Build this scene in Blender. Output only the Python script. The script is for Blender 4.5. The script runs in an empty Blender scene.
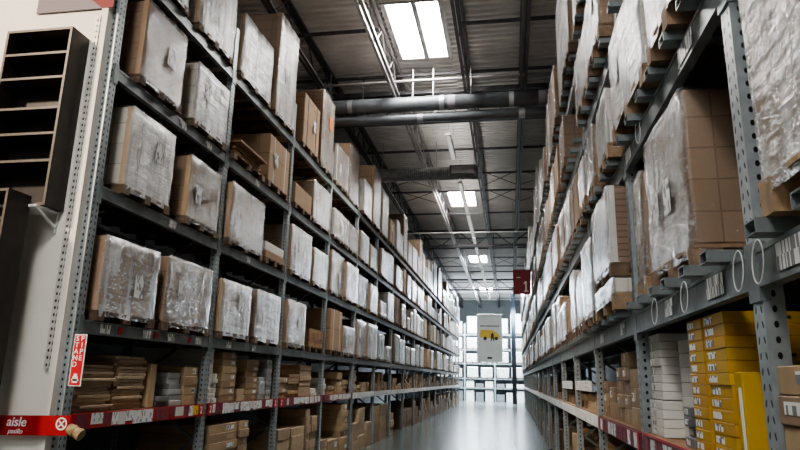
import bpy, math, random
from mathutils import Vector, Matrix
random.seed(11)
R = random.Random(7)
SC = bpy.context.scene
COL = SC.collection
PI = math.pi

# ------------------------------------------------------------------ materials
def new_mat(name):
    m = bpy.data.materials.new(name); m.use_nodes = True
    nt = m.node_tree; nt.nodes.clear()
    out = nt.nodes.new('ShaderNodeOutputMaterial')
    return m, nt, out
class NT:
    """tiny node helper"""
    def __init__(s, nt): s.nt = nt
    def n(s, t, **kw):
        nd = s.nt.nodes.new(t)
        for k, v in kw.items(): setattr(nd, k, v)
        return nd
    def link(s, a, b): s.nt.links.new(a, b)
    def val(s, sock, v):
        if hasattr(v, 'is_linked') or hasattr(v, 'node'): s.link(v, sock)
        else: sock.default_value = v
    def math(s, op, a, b=None, c=None):
        nd = s.n('ShaderNodeMath', operation=op)
        s.val(nd.inputs[0], a)
        if b is not None: s.val(nd.inputs[1], b)
        if c is not None: s.val(nd.inputs[2], c)
        return nd.outputs[0]
    def mixc(s, f, a, b, mode='MIX'):
        nd = s.n('ShaderNodeMix', data_type='RGBA', blend_type=mode)
        s.val(nd.inputs[0], f); s.val(nd.inputs[6], a); s.val(nd.inputs[7], b)
        return nd.outputs[2]
    def noise(s, vec, scale, detail=3, rough=.5):
        nd = s.n('ShaderNodeTexNoise'); nd.inputs['Scale'].default_value = scale
        nd.inputs['Detail'].default_value = detail; nd.inputs['Roughness'].default_value = rough
        if vec is not None: s.link(vec, nd.inputs['Vector'])
        return nd.outputs['Fac']
    def mapping(s, vec, scale=(1,1,1), rot=(0,0,0), loc=None):
        nd = s.n('ShaderNodeMapping'); s.link(vec, nd.inputs[0])
        nd.inputs['Scale'].default_value = scale; nd.inputs['Rotation'].default_value = rot
        if loc is not None: s.val(nd.inputs['Location'], loc)
        return nd.outputs[0]
    def ramp(s, fac, stops):
        nd = s.n('ShaderNodeValToRGB'); s.link(fac, nd.inputs[0])
        el = nd.color_ramp.elements
        while len(el) < len(stops): el.new(.5)
        for e, (p, c) in zip(el, stops):
            e.position = p; e.color = c if len(c) == 4 else (*c, 1)
        return nd.outputs[0]
    def bump(s, h, strength=.3, dist=.01):
        nd = s.n('ShaderNodeBump'); nd.inputs['Strength'].default_value = strength
        nd.inputs['Distance'].default_value = dist; s.link(h, nd.inputs['Height'])
        return nd.outputs[0]
    def bsdf(s, col, rough=.6, metal=0., normal=None, spec=.5, coat=0.):
        nd = s.n('ShaderNodeBsdfPrincipled')
        s.val(nd.inputs['Base Color'], col); s.val(nd.inputs['Roughness'], rough)
        s.val(nd.inputs['Metallic'], metal); nd.inputs['Specular IOR Level'].default_value = spec
        nd.inputs['Coat Weight'].default_value = coat; nd.inputs['Coat Roughness'].default_value = .2
        if normal is not None: s.link(normal, nd.inputs['Normal'])
        return nd.outputs[0]
def c4(c): return (*c, 1)
def plain(name, col, rough=.6, metal=0., var=.12, scale=6., bump=0., rnd=.0):
    m, nt, out = new_mat(name); h = NT(nt)
    tc = h.n('ShaderNodeTexCoord').outputs['Object']
    nz = h.noise(tc, scale, 4)
    lo = tuple(x * (1 - var) for x in col); hi = tuple(min(1, x * (1 + var)) for x in col)
    c = h.ramp(nz, [(.3, lo), (.7, hi)])
    if rnd:
        oi = h.n('ShaderNodeObjectInfo').outputs['Random']
        hs = h.n('ShaderNodeHueSaturation'); h.link(c, hs.inputs['Color'])
        h.link(h.math('MULTIPLY_ADD', oi, rnd, 1 - rnd / 2), hs.inputs['Value'])
        h.link(h.math('MULTIPLY_ADD', oi, .02, .49), hs.inputs['Hue'])
        c = hs.outputs[0]
    nrm = h.bump(nz, bump) if bump else None
    h.link(h.bsdf(c, rough, metal, nrm), out.inputs[0])
    return m
def emit(name, col, strength):
    m, nt, out = new_mat(name); h = NT(nt)
    e = h.n('ShaderNodeEmission'); e.inputs[0].default_value = c4(col); e.inputs[1].default_value = strength
    h.link(e.outputs[0], out.inputs[0]); return m

def steel_post_mat(name, col, metal=.35, centre=.0375):
    """galvanised post with punched holes: two columns on the aisle face, one on the flank"""
    m, nt, out = new_mat(name); h = NT(nt)
    tcn = h.n('ShaderNodeTexCoord'); tc = tcn.outputs['Object']
    sx = h.n('ShaderNodeSeparateXYZ'); h.link(tc, sx.inputs[0])
    nrm = h.n('ShaderNodeSeparateXYZ'); h.link(tcn.outputs['Normal'], nrm.inputs[0])
    onflank = h.math('GREATER_THAN', h.math('ABSOLUTE', nrm.outputs[1]), .5)
    u_face = h.math('SUBTRACT', h.math('ABSOLUTE', sx.outputs[1]), .026)
    u_flank = h.math('ADD', sx.outputs[0], centre)
    mx = h.n('ShaderNodeMix', data_type='FLOAT'); h.link(onflank, mx.inputs[0]); h.link(u_face, mx.inputs[2]); h.link(u_flank, mx.inputs[3])
    u = mx.outputs[0]
    # slanted slots on the face
    zz = h.math('ADD', sx.outputs[2], h.math('MULTIPLY', h.math('MULTIPLY', u, .8), h.math('SUBTRACT', 1., onflank)))
    v = h.math('SUBTRACT', h.math('FRACT', h.math('MULTIPLY', zz, 1 / .056)), .5)
    v = h.math('MULTIPLY', v, .056)
    d = h.math('SQRT', h.math('ADD', h.math('POWER', h.math('ABSOLUTE', u), 2.), h.math('MULTIPLY', h.math('POWER', h.math('ABSOLUTE', v), 2.), .45)))
    hole = h.math('LESS_THAN', d, .0085)
    nz = h.noise(tc, 14, 5)
    base = h.ramp(nz, [(.3, tuple(x * .8 for x in col)), (.7, tuple(x * 1.12 for x in col))])
    c = h.mixc(hole, base, (.012, .012, .013, 1))
    h.link(h.bsdf(c, .45, metal, h.bump(hole, -.4, .004)), out.inputs[0])
    return m

def carton_mat(name, col, dz, dxy, line=.35, rnd=.35, wline=.05, tape=None):
    """corrugated board with the seams of the cartons that make up the stack"""
    m, nt, out = new_mat(name); h = NT(nt)
    tc = h.n('ShaderNodeTexCoord').outputs['Object']
    s = h.n('ShaderNodeSeparateXYZ'); h.link(tc, s.inputs[0])
    oi = h.n('ShaderNodeObjectInfo').outputs['Random']
    lz = h.math('FRACT', h.math('ADD', h.math('MULTIPLY', s.outputs[2], 1 / dz), .03))
    lx = h.math('FRACT', h.math('ADD', h.math('MULTIPLY', h.math('ADD', s.outputs[0], s.outputs[1]), 1 / dxy), .21))
    a = h.math('LESS_THAN', lz, wline); b = h.math('LESS_THAN', lx, wline * dz / dxy)
    ln = h.math('MAXIMUM', a, b)
    # per-layer tint
    lay = h.n('ShaderNodeTexWhiteNoise', noise_dimensions='2D')
    cv = h.n('ShaderNodeCombineXYZ'); h.link(h.math('FLOOR', h.math('ADD', h.math('MULTIPLY', s.outputs[2], 1 / dz), .03)), cv.inputs[0])
    h.link(h.math('ADD', h.math('FLOOR', h.math('ADD', h.math('MULTIPLY', h.math('ADD', s.outputs[0], s.outputs[1]), 1 / dxy), .21)), h.math('MULTIPLY', oi, 9.)), cv.inputs[1])
    h.link(cv.outputs[0], lay.inputs['Vector'])
    nz = h.noise(tc, 5, 4)
    val = h.math('ADD', h.math('MULTIPLY_ADD', lay.outputs['Value'], .16, .80), h.math('MULTIPLY', nz, .18))
    val = h.math('MULTIPLY', val, h.math('MULTIPLY_ADD', oi, rnd, 1 - rnd * .6))
    hs = h.n('ShaderNodeHueSaturation'); hs.inputs['Color'].default_value = c4(col)
    h.link(val, hs.inputs['Value'])
    c = h.mixc(h.math('MULTIPLY', ln, line), hs.outputs[0], (.02, .013, .008, 1))
    h.link(h.bsdf(c, .7, 0, h.bump(ln, -.15, .003), spec=.3), out.inputs[0])
    return m

def film_mat(name, density, white=(.86, .86, .86), side=.22, contrast=1.):
    """stretch film: clear and crinkled, with skylight glare and glints painted white on the aisle faces"""
    m, nt, out = new_mat(name); h = NT(nt)
    tcn = h.n('ShaderNodeTexCoord'); tc = tcn.outputs['Object']
    oi = h.n('ShaderNodeObjectInfo').outputs['Random']
    off = h.n('ShaderNodeCombineXYZ'); h.link(h.math('MULTIPLY', oi, 31.), off.inputs[0]); h.link(h.math('MULTIPLY', oi, 17.), off.inputs[2])
    nr = h.n('ShaderNodeSeparateXYZ'); h.link(tcn.outputs['Normal'], nr.inputs[0])
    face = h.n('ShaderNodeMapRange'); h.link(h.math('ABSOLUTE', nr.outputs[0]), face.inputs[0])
    face.inputs[1].default_value = .35; face.inputs[2].default_value = .8; face.inputs[3].default_value = side; face.inputs[4].default_value = 1.  # aisle-facing film is painted whiter to stand for skylight glare
    def ridge(v, w):      # thin crease lines where the noise crosses its middle
        mr = h.n('ShaderNodeMapRange', interpolation_type='SMOOTHSTEP'); h.link(h.math('ABSOLUTE', h.math('SUBTRACT', v, .5)), mr.inputs[0])
        mr.inputs[1].default_value = 0; mr.inputs[2].default_value = w; mr.inputs[3].default_value = 1; mr.inputs[4].default_value = 0
        return mr.outputs[0]
    horiz = h.noise(h.mapping(tc, (1.4, 1.4, 9.), (.22, .15, 0), off.outputs[0]), 1.7, 3, .55)       # drawn wrinkles
    diag = h.noise(h.mapping(tc, (2.2, 2.2, 6.5), (.75, .5, 0), off.outputs[0]), 1.9, 3, .55)
    vert = h.noise(h.mapping(tc, (9., 9., .8), (.06, -.05, 0), off.outputs[0]), 1.2, 2, .5)          # upright bands
    crk = h.noise(h.mapping(tc, (8., 8., 8.), (.3, .8, .2), off.outputs[0]), 1.6, 5, .65)            # crinkle
    big = h.noise(h.mapping(tc, (1, 1, 1), (0, 0, 0), off.outputs[0]), 2.6, 2)
    lines = h.math('MAXIMUM', ridge(horiz, .022), h.math('MAXIMUM', ridge(diag, .018), h.math('MULTIPLY', ridge(crk, .03), h.math('GREATER_THAN', big, .54))))
    fac = h.math('ADD', h.math('MULTIPLY', h.math('SUBTRACT', big, .5), .7), h.math('MULTIPLY', h.math('SUBTRACT', vert, .5), 1.1 * contrast))
    fac = h.math('ADD', fac, h.math('MULTIPLY', h.math('SUBTRACT', crk, .5), .35))
    fac = h.math('ADD', fac, h.math('MULTIPLY_ADD', oi, .24, density - .12))
    cl = h.n('ShaderNodeClamp'); h.link(fac, cl.inputs[0]); cl.inputs[1].default_value = density * .3; cl.inputs[2].default_value = .88
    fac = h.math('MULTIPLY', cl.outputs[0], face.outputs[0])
    fac = h.math('MAXIMUM', fac, h.math('MULTIPLY', h.math('MULTIPLY', lines, .55), face.outputs[0]))  # creases painted white as glints
    tr = h.n('ShaderNodeBsdfTransparent')
    hgt = h.math('ADD', h.math('ADD', horiz, h.math('MULTIPLY', crk, .6)), h.math('MULTIPLY', lines, .12))
    nrm = h.bump(hgt, .7, .03)
    bs = h.bsdf(c4(white), .3, 0, nrm, spec=.6)
    mx = h.n('ShaderNodeMixShader'); h.link(fac, mx.inputs[0]); h.link(tr.outputs[0], mx.inputs[1]); h.link(bs, mx.inputs[2])
    gl = h.n('ShaderNodeBsdfGlossy'); gl.inputs['Roughness'].default_value = .16; gl.inputs['Color'].default_value = (1, 1, 1, 1); h.link(nrm, gl.inputs['Normal'])
    lw = h.n('ShaderNodeLayerWeight'); lw.inputs[0].default_value = .35; h.link(nrm, lw.inputs['Normal'])
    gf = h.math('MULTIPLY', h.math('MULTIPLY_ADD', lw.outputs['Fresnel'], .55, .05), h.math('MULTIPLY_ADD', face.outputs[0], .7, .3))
    mx2 = h.n('ShaderNodeMixShader'); h.link(gf, mx2.inputs[0]); h.link(mx.outputs[0], mx2.inputs[1]); h.link(gl.outputs[0], mx2.inputs[2])
    h.link(mx2.outputs[0], out.inputs[0])
    return m

def print_mat(name, paper=(.8, .8, .78), ink=(.06, .06, .07), sx=60., sz=30., cover=.45):
    """paper with small print (bars and blocks of type)"""
    m, nt, out = new_mat(name); h = NT(nt)
    tc = h.n('ShaderNodeTexCoord').outputs['Object']
    s = h.n('ShaderNodeSeparateXYZ'); h.link(tc, s.inputs[0])
    oi = h.n('ShaderNodeObjectInfo').outputs['Random']
    wn = h.n('ShaderNodeTexWhiteNoise', noise_dimensions='3D'); cv = h.n('ShaderNodeCombineXYZ')
    h.link(h.math('FLOOR', h.math('MULTIPLY', h.math('ADD', s.outputs[0], s.outputs[1]), sx)), cv.inputs[0])
    h.link(h.math('FLOOR', h.math('MULTIPLY', s.outputs[2], sz)), cv.inputs[1]); h.link(oi, cv.inputs[2])
    h.link(cv.outputs[0], wn.inputs['Vector'])
    f = h.math('LESS_THAN', wn.outputs['Value'], cover)
    c = h.mixc(h.math('MULTIPLY', f, .8), c4(paper), c4(ink))
    h.link(h.bsdf(c, .4, spec=.4), out.inputs[0]); return m

def deck_mat():
    m, nt, out = new_mat('roof_deck'); h = NT(nt)
    tc = h.n('ShaderNodeTexCoord').outputs['Object']
    nz = h.noise(tc, 1.3, 5)
    c = h.ramp(nz, [(.3, (.52, .50, .48)), (.7, (.66, .64, .61))])
    h.link(h.bsdf(c, .45, .15), out.inputs[0]); return m
def floor_mat():
    m, nt, out = new_mat('polished_concrete'); h = NT(nt)
    tc = h.n('ShaderNodeTexCoord').outputs['Object']
    a = h.noise(tc, .7, 6, .6); b = h.noise(tc, 9, 5, .6)
    f = h.math('ADD', h.math('MULTIPLY', a, .7), h.math('MULTIPLY', b, .3))
    c = h.ramp(f, [(.3, (.085, .10, .098)), (.7, (.15, .175, .17))])
    s = h.n('ShaderNodeSeparateXYZ'); h.link(tc, s.inputs[0])
    j = h.math('LESS_THAN', h.math('FRACT', h.math('MULTIPLY', s.outputs[1], 1 / 4.0)), .004)
    c = h.mixc(h.math('MULTIPLY', j, .6), c, (.05, .055, .055, 1))
    ro = h.math('MULTIPLY_ADD', b, .2, .1)
    h.link(h.bsdf(c, ro, 0, h.bump(a, .03, .02), spec=.6), out.inputs[0]); return m

KR = (.33, .225, .15)
M = dict(
    post=steel_post_mat('galvanised_post', (.34, .38, .39)),
    beam=plain('galvanised_beam', (.20, .225, .23), .45, .3, .22, 9),
    dark=plain('dark_steel', (.045, .047, .052), .5, .4, .3, 8),
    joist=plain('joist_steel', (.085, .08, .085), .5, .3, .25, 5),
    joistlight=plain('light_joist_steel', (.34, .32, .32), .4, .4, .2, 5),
    ridge=plain('kraft_corner', (.47, .30, .17), .7, 0, .1, 6, 0, .2), aisle=plain('aisle_sign_red', (.27, .014, .02), .5, 0, .05, 4), deck=deck_mat(), floor=floor_mat(),
    wall=plain('painted_wall', (.13, .145, .15), .8, 0, .05, 2),
    endwall=plain('cream_wall', (.80, .76, .70), .7, 0, .03, 1.5),
    darkwall=plain('dark_wall', (.05, .05, .055), .8, 0, .1, 2),
    wood=plain('pallet_wood', (.27, .175, .105), .75, 0, .3, 14, .15, .3), woodshade=plain('shaded_pallet_wood', (.13, .082, .05), .8, 0, .3, 14, .15, .3),  # darker copy carries painted shade for pallets standing in shadow
    crate=plain('crate_wood', (.27, .145, .07), .7, 0, .3, 12, .1, .3),
    kraft=carton_mat('stacked_brown_cartons', KR, .17, .43),
    kraft2=carton_mat('plain_brown_cartons', (.36, .245, .155), .42, .7, .3),
    planks=carton_mat('layered_flat_packs', (.29, .18, .125), .052, 3., .55, .3, .16),
    pale=carton_mat('pale_cartons', (.62, .58, .52), .2, .5, .35),
    single=plain('carton_board', (.35, .245, .15), .7, 0, .12, 5, 0, .5),
    edge=plain('carton_board_pale', (.43, .32, .215), .7, 0, .12, 9, 0, .3),
    white=plain('white_board', (.68, .66, .61), .6, 0, .06, 4, 0, .12),
    grey=plain('grey_board', (.14, .15, .16), .5, 0, .1, 4, 0, .4),
    silver=plain('silver_board', (.42, .44, .44), .4, .2, .2, 6, 0, .4),
    yellow=plain('yellow_board', (.55, .31, .014), .5, 0, .06, 4, 0, .1),
    film=film_mat('clear_stretch_film', .17, side=.1), filmw=film_mat('glare_stretch_film', .54, side=.14),  # second film has a stronger glare painted into its whiteness
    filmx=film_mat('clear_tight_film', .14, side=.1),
    label=print_mat('printed_paper', cover=.3), barcode=print_mat('barcode_print', sx=110, sz=9, cover=.42),
    tag=print_mat('price_tag_print', (.80, .80, .80), (.3, .27, .28), 60, 40, .2),
    ytag=print_mat('yellow_tag_print', (.85, .55, .05), (.2, .12, .02), 45, 34, .12),
    red=plain('red_plastic', (.50, .022, .03), .4, 0, .06, 4), wine=plain('dark_red_card', (.22, .035, .05), .5, 0, .2, 6),
    signred=plain('sign_red', (.34, .012, .015), .45, 0, .05, 4),
    whitep=plain('white_plastic', (.82, .82, .80), .4, 0, .03, 4),
    ink=plain('black_ink', (.02, .02, .02), .5), orange=plain('orange_paper', (.85, .25, .04), .6),
    black=plain('black_brown_veneer', (.026, .022, .02), .45, 0, .3, 10), shelfedge=plain('worn_shelf_edge', (.10, .085, .07), .45, 0, .2, 20),
    backstrip=plain('brown_back_strip', (.30, .16, .09), .6), rope=plain('tan_roll', (.30, .22, .12), .8, 0, .3, 30, .4),
    duct=plain('painted_duct', (.11, .12, .13), .4, .2, .2, 3), spiral=plain('spiral_duct', (.33, .34, .34), .35, .6, .15, 8),
    banner=plain('banner_cloth', (.60, .60, .56), .7, 0, .04, 2), bannery=plain('banner_yellow', (.62, .40, .06), .7),
    bannerred=plain('banner_red', (.16, .003, .004), .6, 0, .04, 2), bannertop=plain('banner_grey', (.17, .15, .17), .6, 0, .05, 2),
    column=plain('blue_grey_column', (.02, .028, .04), .5, .2, .2, 4),
    sky=emit('skylight_pane', (1., .97, .93), 80.), skyfar=emit('skylight_pane_far', (.86, .94, 1.), 85.),
    lamp=emit('lamp_lens', (1., .96, .92), .55),
)

# ------------------------------------------------------------------ mesh helpers
class MB:
    def __init__(s): s.v = []; s.f = []; s.m = []
    def box(s, x0, x1, y0, y1, z0, z1, m=0, tilt=None):
        b = len(s.v)
        s.v += [(x0, y0, z0), (x1, y0, z0), (x1, y1, z0), (x0, y1, z0), (x0, y0, z1), (x1, y0, z1), (x1, y1, z1), (x0, y1, z1)]
        for q in ((0, 3, 2, 1), (4, 5, 6, 7), (0, 1, 5, 4), (1, 2, 6, 5), (2, 3, 7, 6), (3, 0, 4, 7)):
            s.f.append(tuple(b + i for i in q)); s.m.append(m)
        return s
    def cbox(s, x0, x1, y0, y1, z0, z1, c=.01, m=0):
        """box with chamfered edges"""
        b = len(s.v); c = min(c, (x1 - x0) * .3, (y1 - y0) * .3, (z1 - z0) * .3)
        def ring(z, k):
            return [(x0 + k, y0, z), (x1 - k, y0, z), (x1, y0 + k, z), (x1, y1 - k, z), (x1 - k, y1, z), (x0 + k, y1, z), (x0, y1 - k, z), (x0, y0 + k, z)]
        def inset(z):
            return [(x0 + c, y0 + c, z), (x1 - c, y0 + c, z), (x1 - c, y0 + c, z), (x1 - c, y1 - c, z), (x1 - c, y1 - c, z), (x0 + c, y1 - c, z), (x0 + c, y1 - c, z), (x0 + c, y0 + c, z)]
        r1 = ring(z0 + c, c); r2 = ring(z1 - c, c)
        s.v += r1 + r2 + [(x0 + c, y0 + c, z1), (x1 - c, y0 + c, z1), (x1 - c, y1 - c, z1), (x0 + c, y1 - c, z1), (x0 + c, y0 + c, z0), (x1 - c, y0 + c, z0), (x1 - c, y1 - c, z0), (x0 + c, y1 - c, z0)]
        F = []
        for i in range(8): F.append((i, (i + 1) % 8, 8 + (i + 1) % 8, 8 + i))
        t = 16; u = 20
        F += [(8, 9, t + 1, t), (9, 10, t + 1), (10, 11, t + 2, t + 1), (11, 12, t + 2), (12, 13, t + 3, t + 2), (13, 14, t + 3), (14, 15, t, t + 3), (15, 8, t), (t, t + 1, t + 2, t + 3)]
        F += [(1, 0, u, u + 1), (2, 1, u + 1), (3, 2, u + 1, u + 2), (4, 3, u + 2), (5, 4, u + 2, u + 3), (6, 5, u + 3), (7, 6, u + 3, u), (0, 7, u), (u + 3, u + 2, u + 1, u)]
        for q in F: s.f.append(tuple(b + i for i in q)); s.m.append(m)
        return s
    def quad(s, pts, m=0):
        b = len(s.v); s.v += [tuple(p) for p in pts]; s.f.append(tuple(range(b, b + len(pts)))); s.m.append(m); return s
    def tube(s, p0, p1, r, n=10, m=0, caps=True, r1=None):
        p0 = Vector(p0); p1 = Vector(p1); d = (p1 - p0).normalized()
        a = d.orthogonal().normalized(); c = d.cross(a); b = len(s.v); r1 = r if r1 is None else r1
        for p, rr in ((p0, r), (p1, r1)):
            for i in range(n):
                t = 2 * PI * i / n; s.v.append(tuple(p + (a * math.cos(t) + c * math.sin(t)) * rr))
        for i in range(n):
            j = (i + 1) % n; s.f.append((b + i, b + j, b + n + j, b + n + i)); s.m.append(m)
        if caps:
            s.f.append(tuple(b + i for i in reversed(range(n)))); s.m.append(m)
            s.f.append(tuple(b + n + i for i in range(n))); s.m.append(m)
        return s
    def bar(s, p0, p1, w, h, m=0):
        """rectangular bar between two points"""
        p0 = Vector(p0); p1 = Vector(p1); d = (p1 - p0).normalized()
        up = Vector((0, 0, 1)) if abs(d.z) < .95 else Vector((0, 1, 0))
        a = d.cross(up).normalized(); c = a.cross(d).normalized(); b = len(s.v)
        for p in (p0, p1):
            for u, v in ((-1, -1), (1, -1), (1, 1), (-1, 1)): s.v.append(tuple(p + a * (u * w / 2) + c * (v * h / 2)))
        for q in ((0, 3, 2, 1), (4, 5, 6, 7), (0, 1, 5, 4), (1, 2, 6, 5), (2, 3, 7, 6), (3, 0, 4, 7)):
            s.f.append(tuple(b + i for i in q)); s.m.append(m)
        return s
    def path(s, pts, r, n=6, m=0):
        for a, b in zip(pts, pts[1:]): s.tube(a, b, r, n, m, False)
        return s
    def mesh(s, name, mats, smooth=False):
        me = bpy.data.meshes.new(name); me.from_pydata(s.v, [], s.f)
        for x in mats: me.materials.append(M[x] if isinstance(x, str) else x)
        me.polygons.foreach_set('material_index', s.m)
        if smooth: me.polygons.foreach_set('use_smooth', [True] * len(s.f))
        me.update(); return me
def add(name, me, parent=None, loc=(0, 0, 0), rz=0.):
    o = bpy.data.objects.new(name, me); COL.objects.link(o); o.location = loc; o.rotation_euler = (0, 0, rz)
    if parent is not None: o.parent = parent
    return o
def part(name, mb, mats, parent, loc=(0, 0, 0), rz=0., smooth=False):
    return add(name, mb.mesh(name, mats if isinstance(mats, (list, tuple)) else [mats], smooth), parent, loc, rz)
def tag(o, label, cat, group=None, kind=None):
    o['label'] = label; o['category'] = cat
    if group: o['group'] = group
    if kind: o['kind'] = kind
    return o
def thing(name, label, cat, loc=(0, 0, 0), rz=0., group=None):
    o = add(name, None, None, loc, rz); o.empty_display_size = .1
    return tag(o, label, cat, group)
def struct(name, mb, mats, loc=(0, 0, 0)):
    o = part(name, mb, mats, None, loc); o['kind'] = 'structure'; return o
def text(name, body, parent, mat, size, loc, rot, align='CENTER', shear=0., extrude=.0015, bold=0.):
    cu = bpy.data.curves.new(name, 'FONT'); cu.body = body; cu.size = size; cu.align_x = align; cu.align_y = 'CENTER'
    cu.extrude = extrude; cu.shear = shear; cu.offset = bold; cu.materials.append(M[mat])
    tmp = bpy.data.objects.new(name + '_outline', cu); COL.objects.link(tmp)
    me = bpy.data.meshes.new_from_object(tmp.evaluated_get(bpy.context.evaluated_depsgraph_get()))
    bpy.data.objects.remove(tmp); bpy.data.curves.remove(cu)
    o = bpy.data.objects.new(name, me); COL.objects.link(o); o.location = loc; o.rotation_euler = rot
    o.parent = parent; return o
ORD = ['zeroth', 'first', 'second', 'third', 'fourth', 'fifth', 'sixth', 'seventh', 'eighth', 'ninth', 'tenth', 'eleventh', 'twelfth', 'thirteenth',
       'fourteenth', 'fifteenth', 'sixteenth', 'seventeenth', 'eighteenth', 'nineteenth', 'twentieth', 'twenty-first', 'twenty-second', 'twenty-third', 'twenty-fourth']

# ------------------------------------------------------------------ layout constants
BAY = 2.35
XL, XR = -3.45, .92            # aisle faces of the two racks
DEP = 1.08                      # rack depth
YL0, YR0 = 4.66, .20            # first posts
NL, NR = 17, 19                 # bays
LV = [2.02, 3.17, 4.28, 5.42]   # tops of the pallet beams
RLV = [2.10, 3.335, 4.45, 5.58]
PICK = 1.27
CEIL = 8.5
YFAR, YBACK = 56.2, -5.0

# ------------------------------------------------------------------ the room
struct('floor', MB().box(-9, 6, YBACK, YFAR, -.12, 0), ['floor'])
struct('wall_far', MB().box(-9, 6, YFAR, YFAR + .15, 0, CEIL + .2), ['wall'])
struct('wall_back', MB().box(-9, 6, YBACK - .15, YBACK, 0, CEIL + .2), ['endwall'])
struct('wall_left', MB().box(-9.15, -9, YBACK, YFAR, 0, CEIL + .2), ['darkwall'])
struct('wall_right', MB().box(6, 6.15, YBACK, YFAR, 0, CEIL + .2), ['darkwall'])
SKY = [(-1.0, -2.19, -1.2), (11.45, -2.19, -1.2), (23.75, -2.26, -1.26), (36.5, -2.28, -1.28), (49.3, -2.3, -1.3)]
def corr(mb, x0, x1, y0, y1):
    n = max(1, round((y1 - y0) / .19)); p = (y1 - y0) / n
    for i in range(n):
        y = y0 + i * p
        prof = [(y, CEIL), (y + p * .36, CEIL), (y + p * .48, CEIL + .055), (y + p * .88, CEIL + .055), (y + p, CEIL)]
        for (a, za), (b, zb) in zip(prof, prof[1:]): mb.quad([(x0, a, za), (x0, b, zb), (x1, b, zb), (x1, a, za)])
cm = MB(); HL = 1.05
corr(cm, -9, -2.3, YBACK, YFAR); corr(cm, -1.1, 6, YBACK, YFAR)
yy = YBACK
for (y, a, b) in SKY:
    corr(cm, -2.3, -1.1, yy, y - HL - .05); yy = y + HL + .05
corr(cm, -2.3, -1.1, yy, YFAR)
cm.box(-9, 6, YBACK, YFAR, CEIL + .9, CEIL + 1.0)
struct('ceiling', cm, ['deck'])
for i, (y, a, b) in enumerate(SKY):
    pos = ['above the aisle entrance', 'above the near end of the aisle', 'second along the aisle, beyond the spiral duct', 'third along the aisle', 'fourth, above the far end of the aisle'][i]
    t = thing('skylight', 'bright two-pane roof skylight ' + pos, 'skylight', (0, y, CEIL), 0, 'skylights over the aisle')
    fr = MB(); x0, x1, xm = -2.3, -1.1, -1.66
    for (u0, u1, v0, v1) in ((x0, x0 + .1, -HL - .05, HL + .05), (x1 - .1, x1, -HL - .05, HL + .05), (x0 + .1, x1 - .1, -HL - .05, -HL), (x0 + .1, x1 - .1, HL, HL + .05), (xm - .05, xm + .05, -HL, HL)):
        fr.box(u0, u1, v0, v1, -.03, .3)
    part('skylight_frame', fr, 'joistlight', t)
    mt = 'sky' if i < 3 else 'skyfar'
    part('skylight_pane', MB().box(x0 + .101, xm - .051, -HL + .001, HL - .001, .1, .12), mt, t)
    part('skylight_pane', MB().box(xm + .051, x1 - .101, -HL + .001, HL - .001, .1, .12), mt, t)
# bar joists along the aisle
def joist(x, light=False, zt=8.48, zb=7.82, y0=YBACK + .02, y1=YFAR - .02):
    mb = MB()
    for s in (-.045, .045):
        mb.box(x + s - .03, x + s + .03, y0, y1, zt - .06, zt); mb.box(x + s - .03, x + s + .03, y0, y1, zb, zb + .05)
    n = int((y1 - y0) / .62); p = (y1 - y0) / n
    for i in range(n):
        a, b = (zb + .03, zt - .03) if i % 2 else (zt - .03, zb + .03)
        mb.tube((x, y0 + i * p, a), (x, y0 + (i + 1) * p, b), .016, 5, 0, False)
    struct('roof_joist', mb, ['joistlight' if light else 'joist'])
for x, l in ((-7.6, 0), (-5.75, 0), (-4.0, 0), (-2.42, 1), (-.80, 0), (.41, 0), (2.0, 0), (3.7, 0)): joist(x, bool(l))  # the one pale joist has the light falling on it painted in
# bridging angles across the joists
for y in [9.2, 11.0, 13.0, 15.6, 17.9, 20.2, 22.2, 25.4, 30.2, 32.6, 35.2, 38.0, 40.0, 44.5, 47.2, 50.8, 53.4]:
    mb = MB()
    near_sky = any(abs(y - s[0]) < HL + .3 for s in SKY)
    if near_sky: mb.box(-8.9, -2.42, y - .025, y + .025, 8.3, 8.36).box(-.8, 5.9, y - .025, y + .025, 8.3, 8.36)
    else: mb.box(-8.9, 5.9, y - .025, y + .025, 8.3, 8.36)
    if y in (20.2, 22.2, 35.2, 47.2):
        for a, b in ((-4.0, -2.42), (-.8, .41), (.41, 2.0)):
            mb.bar((a, y, 8.4), (b, y, 7.87), .02, .02); mb.bar((a, y, 7.87), (b, y, 8.4), .02, .02)
    struct('roof_bridging', mb, ['joist'])
# girder trusses across the aisle
for y in (13.6, 27.9, 42.2):
    mb = MB()
    for s in (-.07, .07):
        mb.box(-8.95, 5.95, y + s - .045, y + s + .045, 8.1, 8.2); mb.box(-8.95, 5.95, y + s - .045, y + s + .045, 7.42, 7.52)
    x = -8.4; k = 0
    while x < 5.6:
        mb.bar((x, y, 7.5 if k % 2 else 8.12), (x + .78, y, 8.12 if k % 2 else 7.5), .05, .05)
        if k % 2 == 0: mb.bar((x, y, 8.12), (x, y, 7.5), .03, .03)
        x += .78; k += 1
    struct('roof_girder', mb, ['joist'])
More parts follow.
